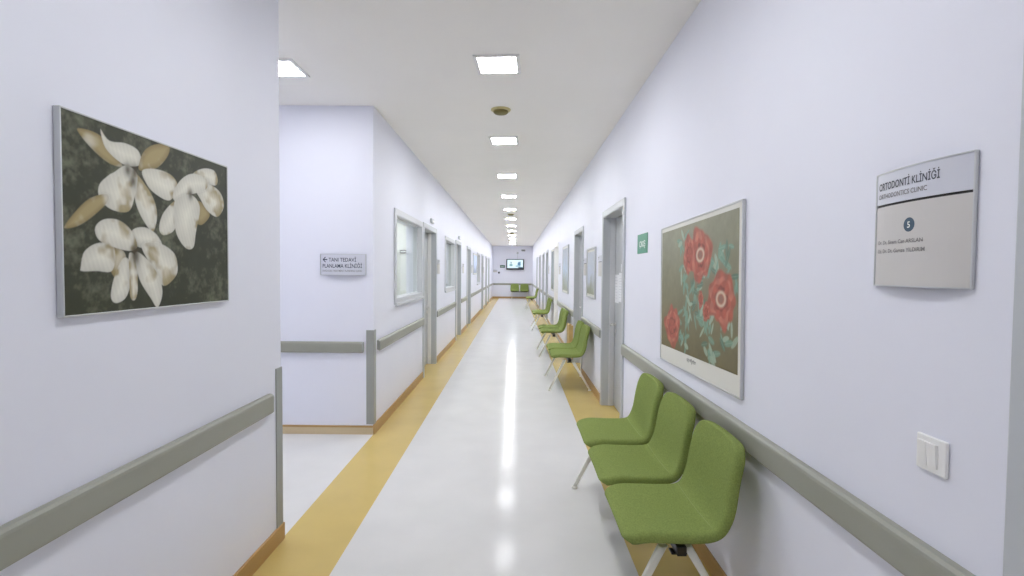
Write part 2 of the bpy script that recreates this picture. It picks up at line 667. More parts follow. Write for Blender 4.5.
# ------------------------------------------------------------------ ceiling lights
def ceiling_light(x, y, label, rz=0.0, src=None, power=28):
    if src is None:
        t = empty('ceiling_light', (x, y, CEIL), rz)
        mb = MB()
        o, i_ = 0.155, 0.128
        for x0, x1, y0, y1 in ((-o, o, -o, -i_), (-o, o, i_, o), (-o, -i_, -i_, i_), (i_, o, -i_, i_)):
            mb.box(x0, x1, y0, y1, -0.012, 0.0, 0.002)
        mb.build('light_frame', M['led_frame'], t)
        mb = MB()
        mb.box(-i_, i_, -i_, i_, -0.009, -0.003)
        mb.build('diffuser', M['diffuser'], t)
    else:
        t = copy_tree(src)
        t.location = (x, y, CEIL)
        t.rotation_euler = (0, 0, rz)
    for ch in t.children:
        if ch.name.startswith('diffuser'):
            ch.material_slots[0].link = 'OBJECT'
            ch.material_slots[0].material = lamp_mat(power)
    tag(t, label, 'ceiling light', 'square led panels in the corridor ceiling')
    return t


ordn = ['first', 'second', 'third', 'fourth', 'fifth', 'sixth', 'seventh', 'eighth', 'ninth', 'tenth', 'eleventh', 'twelfth']
L0 = None
for k in range(12):
    lab = ('largest square led ceiling light, in front of the yellowed ceiling speaker' if k == 0 else
           '%s square led ceiling light down the corridor row' % ordn[k] if k < 11 else
           'last small square led ceiling light before the end wall')
    o = ceiling_light(-0.13, 3.50 + 2.0 * k, lab, math.radians(-3) if k < 2 else 0.0, L0,
                      (28, 32, 37, 40, 42)[min(k, 4)] if k < 9 else 50)
    L0 = L0 or o
o = ceiling_light(-1.68, 3.58, 'square led ceiling light in the mouth of the side passage', 0, L0, 18)
o['group'] = 'led panels in the side passage ceiling'
for x in (-3.7, -5.7):
    o = ceiling_light(x, 3.58, 'square led ceiling light farther inside the side passage', 0, L0)
    o['group'] = 'led panels in the side passage ceiling'
for y in (1.5, -0.5, -2.5):
    o = ceiling_light(-0.13, y, 'square led ceiling light above and behind the viewer', 0, L0, 26 if y > 0 else 16)
    o['group'] = 'led panels behind the viewer'
for x, y in ((-1.95, 5.6), (-1.95, 7.3), (-2.6, 6.6), (-2.0, 9.2), (-2.0, 10.8), (-2.1, 16.0), (-2.1, 17.5)):  # unseen panels, added to brighten the rooms behind the glass
    o = ceiling_light(x, y, 'unseen square led ceiling light added to brighten a room behind the windows', 0, L0)
    o['group'] = 'unseen led panels added to brighten the rooms'

# round yellowed speakers / detectors
def ceiling_speaker(x, y, label):
    t = empty('ceiling_speaker', (x, y, CEIL))
    mb = MB()
    mb.lathe([(0.088, 0.0), (0.088, -0.006), (0.080, -0.014), (0.068, -0.016)], 36)
    mb.build('rim', M['yellowed'], t)
    mb = MB()
    mb.lathe([(0.066, -0.010), (0.066, -0.026), (0.055, -0.036), (0.025, -0.042), (0.004, -0.043)], 36)
    mb.build('dome', M['yellowed_d'], t)
    tag(t, label, 'ceiling speaker', 'round yellowed units between the ceiling lights')
    return t


SP = ceiling_speaker(-0.137, 4.47, 'round yellowed ceiling unit behind the largest ceiling light')
for y, lab in ((12.44, 'round dark ceiling unit just before the sixth ceiling light'),
               (18.47, 'round dark ceiling unit between the eighth and ninth ceiling lights')):
    c = copy_tree(SP)
    c.location = (-0.115, y, CEIL)
    tag(c, lab)


# ------------------------------------------------------------------ crash rails and corner guards
def crash_rail(side, a, b, label, z0=RAILZ0, z1=RAILZ1, d=0.03):
    c, h = (a + b) / 2, (b - a) / 2
    t = empty('crash_rail', wall_at(side, c, 0), RZ[side])
    prof = [(0.0, z0 + 0.012), (-0.008, z0 + 0.010), (-d + 0.008, z0), (-d + 0.002, z0 + 0.003), (-d, z0 + 0.010), (-d, z1 - 0.018),
            (-d + 0.002, z1 - 0.009), (-d + 0.010, z1 - 0.001), (-0.006, z1), (0.0, z1 - 0.001)]
    mb = MB()
    mb.prism_x(prof, -h + 0.012, h - 0.012)
    mb.build('rail_cover', M['rail'], t)
    for s in (-1, 1):
        m2 = MB()
        xa, xb = sorted((s * (h - 0.012), s * h))
        m2.prism_x([(y * 0.97, z0 + (z - z0) * 0.985 + 0.0007) for y, z in prof], xa, xb)
        m2.build('end_cap', M['guard'], t)
    tag(t, label, 'wall rail', 'grey crash rails along the corridor walls')
    return t


crash_rail('L', BACK + 0.3, 2.508, 'thick grey wall rail below the magnolia picture')
crash_rail('P', -5.8, -1.328, 'grey wall rail under the arrow sign in the side passage')
crash_rail('L', 4.50, 6.72, 'grey wall rail under the first large window')
llab = ['grey wall rail under the second window', 'short grey wall rail between the two blue-grey doors',
        'grey wall rail under the third window', 'grey wall rail past the third window, after its door',
        'grey wall rail before the last door on the window side', 'last grey wall rail on the window side, at the end corner']
for (a, b), lab in zip(gaps('L', 7.865, END - 0.04), llab):
    crash_rail('L', a + 0.004, b - 0.004, lab)
rlab = ['long grey wall rail behind the nearest bench and below the curved sign', 'grey wall rail behind the second bench',
        'grey wall rail behind the third bench', 'grey wall rail behind the fourth bench', 'short grey wall rail past the fourth bench',
        'short grey wall rail before the last bench along the wall', 'grey wall rail behind the last bench along the wall',
        'last grey wall rail on the bench side, in the end corner']
for (a, b), lab in zip(gaps('R', 0.958, END - 0.04), rlab):
    crash_rail('R', a + 0.004, b - 0.004, lab)
crash_rail('E', XL + 0.04, XR - 0.04, 'dark grey wall rail across the far end wall')


def corner_guard(x, y, sx, sy, label, z0, z1):
    """angle strip on an outside corner; sx, sy point from the corner into the wall along each face"""
    t = bmesh.new()
    w, e = 0.062, 0.006
    pts = [(-sx * e, -sy * e), (sx * w, -sy * e), (sx * w, 0), (0, 0), (0, sy * w), (-sx * e, sy * w)]
    a = [t.verts.new((px, py, z0)) for px, py in pts]
    b = [t.verts.new((px, py, z1)) for px, py in pts]
    n = len(pts)
    for k in range(n):
        t.faces.new((a[k], a[(k + 1) % n], b[(k + 1) % n], b[k]))
    t.faces.new(a)
    t.faces.new(b)
    bmesh.ops.recalc_face_normals(t, faces=t.faces)
    vert = [ed for ed in t.edges if abs((ed.verts[0].co - ed.verts[1].co).z) > 0.3 and
            (Vector((ed.verts[0].co.x, ed.verts[0].co.y)) - Vector((-sx * e, -sy * e))).length < 1e-4]
    bmesh.ops.bevel(t, geom=vert, offset=0.005, segments=3, affect='EDGES', profile=0.5)
    me = bpy.data.meshes.new('corner_guard')
    t.to_mesh(me)
    t.free()
    me.materials.append(M['guard'])
    o = bpy.data.objects.new('corner_guard', me)
    COL.objects.link(o)
    o.location = (x, y, 0)
    tag(o, label, 'corner guard', 'grey corner guards')


corner_guard(XL, PASS0, -1, -1, 'grey corner guard at the end of the wall with the magnolia picture', 0.091, 0.935)
corner_guard(XL, PASS1, -1, 1, 'grey corner guard beside the side passage rail, by the arrow sign', 0.091, 0.927)

# ------------------------------------------------------------------ benches
def catmull(pts, n):
    out = []
    P = [np.array(p, float) for p in pts]
    P = [2 * P[0] - P[1]] + P + [2 * P[-1] - P[-2]]
    for i in range(1, len(P) - 2):
        for k in range(n):
            t = k / n
            p0, p1, p2, p3 = P[i - 1:i + 3]
            out.append(0.5 * ((2 * p1) + (-p0 + p2) * t + (2 * p0 - 5 * p1 + 4 * p2 - p3) * t * t + (-p0 + 3 * p1 - 3 * p2 + p3) * t ** 3))
    out.append(P[-2])
    return np.array(out)


# centre line of the upholstered shell (y towards the wall, z up), beam at y = 0
PROF = [(-0.205, 0.411), (-0.190, 0.424), (-0.13, 0.430), (-0.05, 0.428), (0.05, 0.427), (0.115, 0.432), (0.155, 0.452), (0.180, 0.494),
        (0.197, 0.55), (0.207, 0.62), (0.220, 0.69), (0.236, 0.755), (0.244, 0.790)]


def shell_mesh(width=0.478, thick=0.045):
    pr = catmull(PROF, 3)
    seg = np.r_[0, np.cumsum(np.linalg.norm(np.diff(pr, axis=0), axis=1))]
    L = seg[-1]
    nv = 12
    bm = bmesh.new()
    rows = []
    for i, p in enumerate(pr):
        s = seg[i]
        q0, q1 = pr[max(i - 1, 0)], pr[min(i + 1, len(pr) - 1)]
        d = (q1 - q0) / np.linalg.norm(q1 - q0)
        nrm = np.array([-d[1], d[0]])                     # to the sitter's side
        hw = width / 2
        rf, rt = 0.05, 0.085
        if s < rf:
            hw -= rf - math.sqrt(max(0, rf * rf - (rf - s) ** 2))
        if L - s < rt:
            e = rt - (L - s)
            hw -= rt - math.sqrt(max(0, rt * rt - e * e))
        hw -= 0.003 * math.exp(-((s - 0.36) / 0.06) ** 2)   # slight waist at the bend
        if s > 0.42:
            hw -= 0.014 * (s - 0.42) / (L - 0.42)
        row = []
        for k in range(nv + 1):
            x = -hw + 2 * hw * k / nv
            c = (2 * x / width) ** 2
            lift = 0.012 * c * (1.0 if s > 0.08 else s / 0.08)
            crown = -0.012 * c * max(0.0, (s - (L - 0.12)) / 0.12)
            row.append(bm.verts.new((x, p[0] + nrm[0] * lift, p[1] + nrm[1] * lift + crown)))
        rows.append(row)
    for i in range(len(rows) - 1):
        for k in range(nv):
            bm.faces.new((rows[i][k], rows[i][k + 1], rows[i + 1][k + 1], rows[i + 1][k]))
    me = bpy.data.meshes.new('seat_sheet')
    bm.to_mesh(me)
    bm.free()
    tmp = bpy.data.objects.new('tmp_shell', me)
    COL.objects.link(tmp)
    so = tmp.modifiers.new('s', 'SOLIDIFY')
    so.thickness = thick
    so.offset = 0
    so.use_even_offset = True
    su = tmp.modifiers.new('u', 'SUBSURF')
    su.levels = su.render_levels = 2
    dg = bpy.context.evaluated_depsgraph_get()
    out = bpy.data.meshes.new_from_object(tmp.evaluated_get(dg))
    bpy.data.objects.remove(tmp)
    out.materials.clear()
    out.materials.append(M['fabric'])
    for p in out.polygons:
        p.use_smooth = True
    out.name = 'seat_shell'
    return out


SHELL = shell_mesh()


def leg_mb(s):
    """one splayed leg; s = -1 front, +1 rear (towards the wall)"""
    foot = -0.232 if s < 0 else 0.262
    top = -0.052 if s < 0 else 0.045
    bm = bmesh.new()
    rings = []
    for z, y, wy, wx in ((0.374, top, 0.019, 0.013), (0.2, top + (foot - top) * 0.475, 0.016, 0.0115), (0.012, foot, 0.0125, 0.010)):
        ring = []
        for k in range(16):
            a = 2 * PI * k / 16
            ca, sa = math.cos(a), math.sin(a)
            e = 0.55
            ring.append(bm.verts.new((wx * math.copysign(abs(ca) ** e, ca), y + wy * math.copysign(abs(sa) ** e, sa), z)))
        rings.append(ring)
    for i in range(2):
        for k in range(16):
            bm.faces.new((rings[i][k], rings[i][(k + 1) % 16], rings[i + 1][(k + 1) % 16], rings[i + 1][k]))
    bm.faces.new(rings[0])
    bm.faces.new(rings[-1])
    bmesh.ops.recalc_face_normals(bm, faces=bm.faces)
    for f in bm.faces:
        f.smooth = len(f.verts) == 4
    me = bpy.data.meshes.new('leg')
    bm.to_mesh(me)
    bm.free()
    me.materials.append(M['leg'])
    return me, foot


def make_bench(n, pitch=0.53):
    t = empty('bench_seating')
    half = (n - 1) / 2 * pitch + 0.25
    mb = MB()
    mb.box(-half + 0.055, half - 0.055, -0.009, 0.029, 0.354, 0.392, 0.004)
    mb.build('beam', M['dark_pl'], t)
    for s in (-1, 1):
        mb = MB()
        xa, xb = sorted((s * (half - 0.055), s * (half - 0.049)))
        mb.box(xa, xb, -0.0085, 0.0285, 0.3545, 0.3915, 0.002)
        mb.build('beam_cap', M['dark_pl'], t)
    for k in range(n):
        x = (k - (n - 1) / 2) * pitch
        sh = bpy.data.objects.new('seat_shell', SHELL)
        COL.objects.link(sh)
        sh.parent = t
        sh.location = (x, 0, 0)
        sm = MB()
        hw = 0.205
        pts = []
        for q in range(13):
            xx = -hw + 2 * hw * q / 12
            pts.append((xx, 0.124, 0.459 + 0.009 * (xx / hw) ** 2))
        sm.tube(pts, 0.0022, 6)
        sm.build('seam', M['seam'], sh)
        br = MB()
        br.box(x - 0.10, x + 0.10, -0.035, 0.035, 0.3925, 0.402, 0.003)
        br.box(x - 0.06, x + 0.06, -0.09, 0.09, 0.396, 0.404, 0.003)
        br.build('seat_bracket', M['dark_pl'], t)
    for sx in (-1, 1):
        x = sx * (half - 0.095)
        for s in (-1, 1):
            me, foot = leg_mb(s)
            lg = bpy.data.objects.new('leg', me)
            COL.objects.link(lg)
            lg.parent = t
            lg.location = (x, 0, 0)
            fp = MB()
            fp.lathe([(0.017, 0.0), (0.019, 0.004), (0.019, 0.012), (0.013, 0.016)], 20, 0, (0, foot, 0))
            fp.build('foot_pad', M['leg'], lg)
        cl = MB()
        cl.box(x - 0.020, x + 0.020, -0.022, 0.040, 0.346, 0.3535, 0.002)
        cl.build('leg_clamp', M['dark_pl'], t)
    return t


BX = 0.645
B3 = make_bench(3)
B3.location = (BX, 2.635, 0)
B3.rotation_euler = (0, 0, RZ['R'])
tag(B3, 'nearest bench of three green upholstered seats under the peony poster', 'bench', 'green beam seating along the wall')
B2 = make_bench(2)
spots = [(BX + 0.022, 6.52, RZ['R'], 'second green bench with two seats, just beyond the door with notices'),
         (BX + 0.022, 8.98, RZ['R'], 'third green two-seat bench, beside the tan board'),
         (BX + 0.022, 12.75, RZ['R'], 'fourth green two-seat bench before the distant doors'),
         (BX + 0.022, 20.0, RZ['R'], 'farthest green two-seat bench along the side wall'),
         (0.26, END - 0.33, 0.0, 'green two-seat bench against the end wall below the television')]
for i, (x, y, rz, lab) in enumerate(spots):
    o = B2 if i == 0 else copy_tree(B2)
    o.location = (x, y, 0)
    o.rotation_euler = (0, 0, rz)
    tag(o, lab, 'bench', 'green beam seating along the wall')

# tan board leaning on the wall between second and third bench
t = empty('leaning_board', (XR - 0.012, 8.25, 0), RZ['R'])
mb = MB()
mb.box(-0.14, 0.14, -0.075, -0.045, 0.012, 0.60, 0.004)
b_ = mb.build('board_panel', M['tan_wood'], t)
mb = MB()
mb.box(-0.135, -0.095, -0.045, -0.002, 0.0, 0.585, 0.003)
mb.box(0.095, 0.135, -0.045, -0.002, 0.0, 0.585, 0.003)
mb.build('batten', M['tan_wood'], t)
tag(t, 'slim tan wooden board standing at the wall beside the third bench', 'board')

# ------------------------------------------------------------------ framed pictures
def picture_frame(name, w, h, fw, depth, mat_, parent):
    mb = MB()
    for x0, x1, z0, z1 in ((-w / 2, w / 2, h / 2 - fw, h / 2), (-w / 2, w / 2, -h / 2, -h / 2 + fw),
                           (-w / 2, -w / 2 + fw, -h / 2 + fw, h / 2 - fw), (w / 2 - fw, w / 2, -h / 2 + fw, h / 2 - fw)):
        mb.box(x0, x1, -depth, -0.001, z0, z1, 0.0015)
    return mb.build(name, mat_, parent)


LILY = [
('a1t',[(-0.327,0.233),(-0.286,0.241),(-0.248,0.232),(-0.208,0.196),(-0.187,0.172),(-0.233,0.171),(-0.287,0.197)]),
('b1w',[(-0.247,0.255),(-0.219,0.233),(-0.165,0.24),(-0.12,0.231),(-0.108,0.198),(-0.139,0.181),(-0.183,0.182),(-0.233,0.21)]),
('c1t',[(-0.102,0.186),(-0.082,0.233),(-0.041,0.264),(0.022,0.28),(0.022,0.249),(-0.022,0.202),(-0.083,0.178)]),
('d1w',[(-0.083,0.168),(-0.023,0.184),(0.042,0.177),(0.069,0.143),(0.03,0.099),(-0.024,0.106),(-0.064,0.129)]),
('e1w',[(-0.116,0.141),(-0.094,0.131),(-0.051,0.087),(-0.036,0.038),(-0.053,-0.012),(-0.087,0.01),(-0.118,0.056),(-0.126,0.104)]),
('f1w',[(-0.21,0.137),(-0.166,0.165),(-0.127,0.146),(-0.136,0.089),(-0.16,0.04),(-0.217,0.037),(-0.256,0.061),(-0.257,0.096),(-0.226,0.127)]),
('g1t',[(-0.374,-0.034),(-0.349,0.002),(-0.305,0.044),(-0.252,0.065),(-0.244,0.046),(-0.291,0.002),(-0.336,-0.027)]),
('d2t',[(0.187,0.105),(0.241,0.095),(0.26,0.063),(0.212,0.027),(0.173,0.045)]),
('f2w',[(0.063,0.088),(0.074,0.05),(0.054,-0.006),(0.005,-0.026),(-0.014,-0.005),(0.006,0.043)]),
('a2w',[(0.176,0.211),(0.23,0.241),(0.292,0.247),(0.315,0.22),(0.3,0.194),(0.229,0.195)]),
('c2w',[(0.175,0.169),(0.257,0.183),(0.329,0.165),(0.353,0.118),(0.313,0.074),(0.255,0.088),(0.214,0.125)]),
('b2w',[(0.064,0.119),(0.1,0.172),(0.163,0.205),(0.243,0.198),(0.228,0.161),(0.149,0.132),(0.087,0.099)]),
('e2w',[(0.075,0.09),(0.148,0.116),(0.194,0.081),(0.172,-0.005),(0.158,-0.055),(0.12,-0.06),(0.077,-0.02),(0.065,0.041)]),
('h3t',[(-0.226,-0.096),(-0.181,-0.101),(-0.173,-0.141),(-0.208,-0.175),(-0.232,-0.142)]),
('b3w',[(-0.327,-0.143),(-0.316,-0.106),(-0.278,-0.083),(-0.231,-0.083),(-0.22,-0.115),(-0.233,-0.155),(-0.28,-0.155),(-0.324,-0.155)]),
('c3w',[(-0.135,-0.032),(-0.087,-0.018),(-0.038,-0.036),(-0.017,-0.072),(-0.079,-0.08),(-0.126,-0.071)]),
('a3w',[(-0.273,-0.034),(-0.245,-0.01),(-0.196,-0.007),(-0.153,-0.031),(-0.132,-0.071),(-0.154,-0.089),(-0.214,-0.082),(-0.262,-0.065)]),
('d3w',[(-0.089,-0.083),(-0.017,-0.072),(0.048,-0.1),(0.063,-0.147),(0.046,-0.178),(-0.003,-0.2),(-0.04,-0.155)]),
('f3w',[(-0.181,-0.128),(-0.155,-0.141),(-0.156,-0.196),(-0.175,-0.237),(-0.21,-0.249),(-0.226,-0.228),(-0.212,-0.175)]),
('g3w',[(-0.155,-0.113),(-0.128,-0.127),(-0.124,-0.211),(-0.136,-0.243),(-0.154,-0.231),(-0.156,-0.169)]),
('e3w',[(-0.122,-0.112),(-0.08,-0.126),(-0.03,-0.177),(-0.016,-0.23),(-0.038,-0.271),(-0.066,-0.242),(-0.11,-0.183)]),
('k1',[(-0.156,0.161)]),
('k2',[(-0.127,0.164)]),
('k3',[(-0.135,0.129)]),
('k4',[(0.149,0.131)]),
('k5',[(-0.132,-0.092)]),
('k6',[(-0.129,-0.113)]),
]


def lily_colour(u, v):
    n1, n2, n3 = fbm(u, v, 9, 1), fbm(u, v, 38, 2, 3), fbm(u, v, 120, 3, 2)
    base, hi = lin(58, 61, 44), lin(112, 114, 92)
    k = np.clip((n1 - 0.5) * 2.4 + (n2 - 0.5) * 1.6 + (n3 - 0.5) * 0.8, 0, 1)
    c = base[None] * (0.85 + 0.3 * n2[:, None]) + k[:, None] * 0.8 * (hi - base)[None]
    white, tan, edge = lin(228, 226, 212), lin(168, 152, 108), lin(136, 120, 80)
    for j, (key, pts) in enumerate(LILY):
        if key[0] == 'k':
            (x, y), r = pts[0], (0.014 if key != 'k6' else 0.02)
            m = np.exp(-(((u - x) / r) ** 2 + ((v - y) / (r * 1.5)) ** 2))
            c = c * (1 - 0.85 * m[:, None]) + 0.85 * m[:, None] * lin(66, 56, 34)[None]
            continue
        pp = np.array(pts)
        pp = pp.mean(0) + (pp - pp.mean(0)) * 1.17
        ins, d = poly_mask(u, v, smooth_poly(pp))
        if not ins.any():
            continue
        P = np.array(pts)
        ctr = P.mean(0)
        ext = d[ins].max() + 1e-6
        e = np.clip(d / ext, 0, 1)
        nn = fbm(u, v, 16, 20 + j, 3)
        if key.endswith('t'):
            col = tan[None] + (edge - tan)[None] * np.clip(1.3 - 2.2 * e, 0, 1)[:, None] * 0.8
            col = col + (white - tan)[None] * np.clip((nn - 0.5) * 2.2, 0, 0.6)[:, None]
        else:
            col = white[None] * (0.80 + 0.25 * e[:, None]) * (0.9 + 0.2 * nn[:, None])
            tk = np.clip((nn - 0.54) * 5, 0, 0.8) * np.clip(1.35 - e, 0, 1)
            col = col + (tan - white)[None] * tk[:, None]
            streak = np.clip(np.sin((u * 3 + v) * 130 + j) * 0.5 + 0.5, 0, 1) * 0.06
            col = col * (1 - streak[:, None])
        a = np.clip(d / 0.003, 0, 1) * ins
        out = np.exp(-(d / 0.006) ** 2) * (~ins) * 0.12           # printed dark outline around each petal
        c = c * (1 - out[:, None])
        c = c * (1 - a[:, None]) + np.clip(col, 0, 1) * a[:, None]
    return c


def magnolia():
    w, h, d = 0.786, 0.572, 0.02
    t = empty('framed_picture', wall_at('L', 1.741, 1.602), RZ['L'])
    picture_frame('picture_frame', w, h, 0.005, d, M['alu'], t)
    mb = MB()
    mb.box(-w / 2 + 0.008, w / 2 - 0.008, -d + 0.004, -0.001, -h / 2 + 0.008, h / 2 - 0.008)
    mb.build('backing', M['shadowgap'], t)
    canvas('artwork', w - 0.01, h - 0.01, 340, 244, lily_colour, M['art'], t, -d + 0.002)
    tag(t, 'framed picture of pale magnolia flowers on a dark olive ground', 'picture')


magnolia()

PW, PH = 1.165, 0.846


def blob(u, v, x, y, rx, ry, seed, wob=0.28):
    a = np.arctan2((v - y) / ry, (u - x) / rx)
    r = np.sqrt(((u - x) / rx) ** 2 + ((v - y) / ry) ** 2)
    rng = np.random.RandomState(seed)
    edge = np.ones_like(r)
    for k in range(3, 12):
        edge += wob / k * 1.2 * np.sin(k * a + rng.rand() * 6.28)
    return r / edge, a


def peony_colour(u, v):
    n1, n2, n3 = fbm(u, v, 5, 5), fbm(u, v, 30, 6, 3), fbm(u, v, 90, 7, 2)
    top, bot = lin(150, 150, 126), lin(112, 101, 58)
    t = np.clip(0.5 - v / 0.7, 0, 1)
    c = top[None] * (1 - t[:, None]) + bot[None] * t[:, None]
    c = c * (0.78 + 0.34 * n1[:, None]) * (0.9 + 0.2 * n2[:, None])
    teal, teald, pale = lin(116, 160, 140), lin(78, 118, 100), lin(168, 190, 168)
    leaves = [(-0.157, 0.31, .09, .06), (-0.046, 0.013, .13, .08), (0.106, -0.118, .15, .09), (0.241, -0.225, .10, .11), (0.46, 0.091, .10, .09),
              (0.45, -0.145, .09, .09), (-0.129, -0.176, .13, .12), (-0.146, 0.108, .09, .08), (0.246, 0.158, .10, .05), (-0.039, -0.105, .12, .09),
              (-0.16, -0.266, .09, .05), (0.095, 0.07, .12, .06), (0.42, 0.21, .10, .05), (0.27, -0.29, .06, .05), (0.2, -0.09, .1, .07)]
    rng = np.random.RandomState(11)
    for j, (x, y, rx, ry) in enumerate(leaves):
        for q in range(9):
            ox, oy = (rng.rand(2) - 0.5) * 1.5
            ang = rng.rand() * 3.14
            lx, ly = x + ox * rx, y + oy * ry
            ca, sa = math.cos(ang), math.sin(ang)
            a_ = (u - lx) * ca + (v - ly) * sa
            b_ = -(u - lx) * sa + (v - ly) * ca
            la, lb = 0.030 + 0.030 * rng.rand(), 0.010 + 0.010 * rng.rand()
            m = np.clip((1 - np.sqrt((a_ / la) ** 2 + (b_ / lb) ** 2)) * 4, 0, 1)
            pick = rng.rand()
            col = teal if pick < 0.55 else (teald if pick < 0.8 else pale)
            k = m * (0.62 + 0.3 * n3)
            c = c * (1 - k[:, None]) + col[None] * k[:, None]
            vein = m * np.exp(-(b_ / 0.0018) ** 2) * 0.4
            c = c * (1 - vein[:, None]) + pale[None] * vein[:, None]
    red, deep, pink = lin(186, 84, 64), lin(140, 52, 42), lin(206, 122, 100)

    def flower(x, y, rx, ry, seed, ring):
        nonlocal c
        for lay, (sc, colr) in enumerate(((1.0, red), (0.8, pink), (0.66, red), (0.45, deep), (0.36, red))):
            r, a = blob(u, v, x, y, rx * sc, ry * sc, seed + lay, 0.2)
            m = np.clip((1 - r) * 9, 0, 1) * 0.9
            sh = 0.9 + 0.13 * np.sin(a * (9 - lay) + seed + lay) + 0.25 * (n2 - 0.5)
            c = c * (1 - m[:, None]) + (colr[None] * sh[:, None]) * m[:, None]
        if ring:
            rr = np.sqrt(((u - x) / 0.062) ** 2 + ((v - y) / 0.042) ** 2)
            m = np.exp(-((rr - 0.75) / 0.2) ** 2) * 0.9
            c = c * (1 - m[:, None]) + lin(222, 206, 178)[None] * m[:, None]
            m = np.clip((0.55 - rr) * 5, 0, 1) * 0.9
            c = c * (1 - m[:, None]) + lin(150, 112, 96)[None] * m[:, None]

    flower(-0.06, 0.225, 0.10, 0.11, 31, False)
    flower(0.10, 0.215, 0.155, 0.145, 41, True)
    flower(0.365, -0.005, 0.165, 0.135, 51, True)
    flower(-0.345, -0.19, 0.145, 0.125, 61, False)
    flower(0.114, -0.016, 0.035, 0.05, 71, False)
    flower(0.19, -0.075, 0.05, 0.05, 81, False)
    c = c * 0.86 + 0.10 * lin(140, 138, 116)[None]  # grey-olive haze over the poster, mixed into its print colours
    return np.clip(c, 0, 1)


def peony():
    d = 0.016
    t = empty('framed_poster', wall_at('R', 2.683, 1.3285), RZ['R'])
    t.rotation_euler = (0, math.radians(-1.3), RZ['R'])
    picture_frame('poster_frame', PW, PH, 0.008, d, M['alu'], t)
    mb = MB()
    mb.box(-PW / 2 + 0.008, PW / 2 - 0.008, -d + 0.004, -0.001, -PH / 2 + 0.008, PH / 2 - 0.008)
    mb.build('mount_board', M['mount'], t)
    ix0, ix1, iz0, iz1 = -0.562, 0.548, -0.325, 0.392
    art = canvas('artwork', ix1 - ix0, iz1 - iz0, 330, 210, lambda a, b: peony_colour(a + (ix0 + ix1) / 2, b + (iz0 + iz1) / 2),
                 M['art'], t, -d + 0.003)
    art.location = ((ix0 + ix1) / 2, 0, (iz0 + iz1) / 2)
    # brushed signature strokes in the bottom margin
    mb = MB()
    rng = random.Random(3)
    x = -0.08
    for k in range(8):
        x0 = x + 0.017 * k
        hgt = 0.012 + 0.02 * rng.random()
        z = -0.357 + 0.006 * rng.random()
        mb.tube([(x0, -d + 0.0035, z + hgt / 2), (x0 + 0.004 + 0.006 * rng.random(), -d + 0.0035, z - hgt / 2)], 0.0017, 6)
        if k % 2:
            mb.tube([(x0 - 0.004, -d + 0.0035, z), (x0 + 0.012, -d + 0.0035, z + 0.004)], 0.0014, 6)
    mb.build('signature', M['inkgrey'], t)
    tag(t, 'large silver framed poster of red peonies above the nearest bench', 'poster')


peony()


def pale_poster(side, a, b, z0, z1, label, cols, seed):
    w, h = b - a, z1 - z0
    t = empty('framed_poster', wall_at(side, (a + b) / 2, (z0 + z1) / 2), RZ[side])
    picture_frame('poster_frame', w, h, 0.02, 0.022, M['alu'], t)
    mb = MB()
    mb.box(-w / 2 + 0.02, w / 2 - 0.02, -0.014, -0.001, -h / 2 + 0.02, h / 2 - 0.02)
    mb.build('mount_board', M['mount'], t)
    c0, c1, c2 = [lin(*k) for k in cols]

    def colour(u, v):
        s = np.clip(v / (h - 0.1) + 0.5, 0, 1) + (fbm(u, v, 6, seed) - 0.5) * 0.9
        k = np.clip(s, 0, 1)[:, None]
        c = np.where(k > 0.5, c1 + (c0 - c1) * (k - 0.5) * 2, c2 + (c1 - c2) * k * 2)
        return np.clip(c * (0.9 + 0.2 * fbm(u, v, 28, seed + 1)[:, None]), 0, 1)

    canvas('artwork', w - 0.1, h - 0.1, 60, 80, colour, M['art'], t, -0.0155)
    tag(t, label, 'poster')
    return t


pale_poster('R', 5.96, 6.63, 1.13, 1.76, 'small pale framed poster beyond the door with notices',
            [(190, 196, 204), (190, 198, 214), (150, 154, 132)], 91)  # bluish middle tone is reflected glare put into the print
pale_poster('R', 8.97, 10.0, 1.06, 1.95, 'tall pale poster above the third bench',
            [(172, 178, 184), (178, 196, 214), (152, 158, 140)], 93)
pale_poster('R', 12.25, 13.1, 0.98, 2.03, 'dark grey tall poster above the fourth bench',
            [(120, 130, 132), (142, 156, 156), (120, 128, 112)], 95)
pale_poster('L', 14.75, 16.1, 1.36, 2.0, 'poster with a bluish glow painted in, before the third window',
            [(196, 212, 240), (214, 226, 250), (150, 162, 180)], 97)  # bright bluish glow put into the print colours

# ------------------------------------------------------------------ signs
def bow(w, base, bulge):
    return lambda x: -(base + bulge * (1 - (2 * x / w) ** 2))


def curved_strip(w, z0, z1, fn, thick, n=24):
    """bowed plate following fn(x)"""
    bm = bmesh.new()
    fr, bk = [], []
    for k in range(n + 1):
        x = -w / 2 + w * k / n
        y = fn(x)
        fr.append((bm.verts.new((x, y, z0)), bm.verts.new((x, y, z1))))
        bk.append((bm.verts.new((x, y + thick, z0)), bm.verts.new((x, y + thick, z1))))
    for k in range(n):
        bm.faces.new((fr[k][0], fr[k + 1][0], fr[k + 1][1], fr[k][1]))
        bm.faces.new((bk[k][0], bk[k][1], bk[k + 1][1], bk[k + 1][0]))
        bm.faces.new((fr[k][1], fr[k + 1][1], bk[k + 1][1], bk[k][1]))
        bm.faces.new((fr[k][0], bk[k][0], bk[k + 1][0], fr[k + 1][0]))
    for k in (0, n):
        bm.faces.new((fr[k][0], fr[k][1], bk[k][1], bk[k][0]))
    bmesh.ops.recalc_face_normals(bm, faces=bm.faces)
    m = MB()
    m.bm.free()
    m.bm = bm
    return m


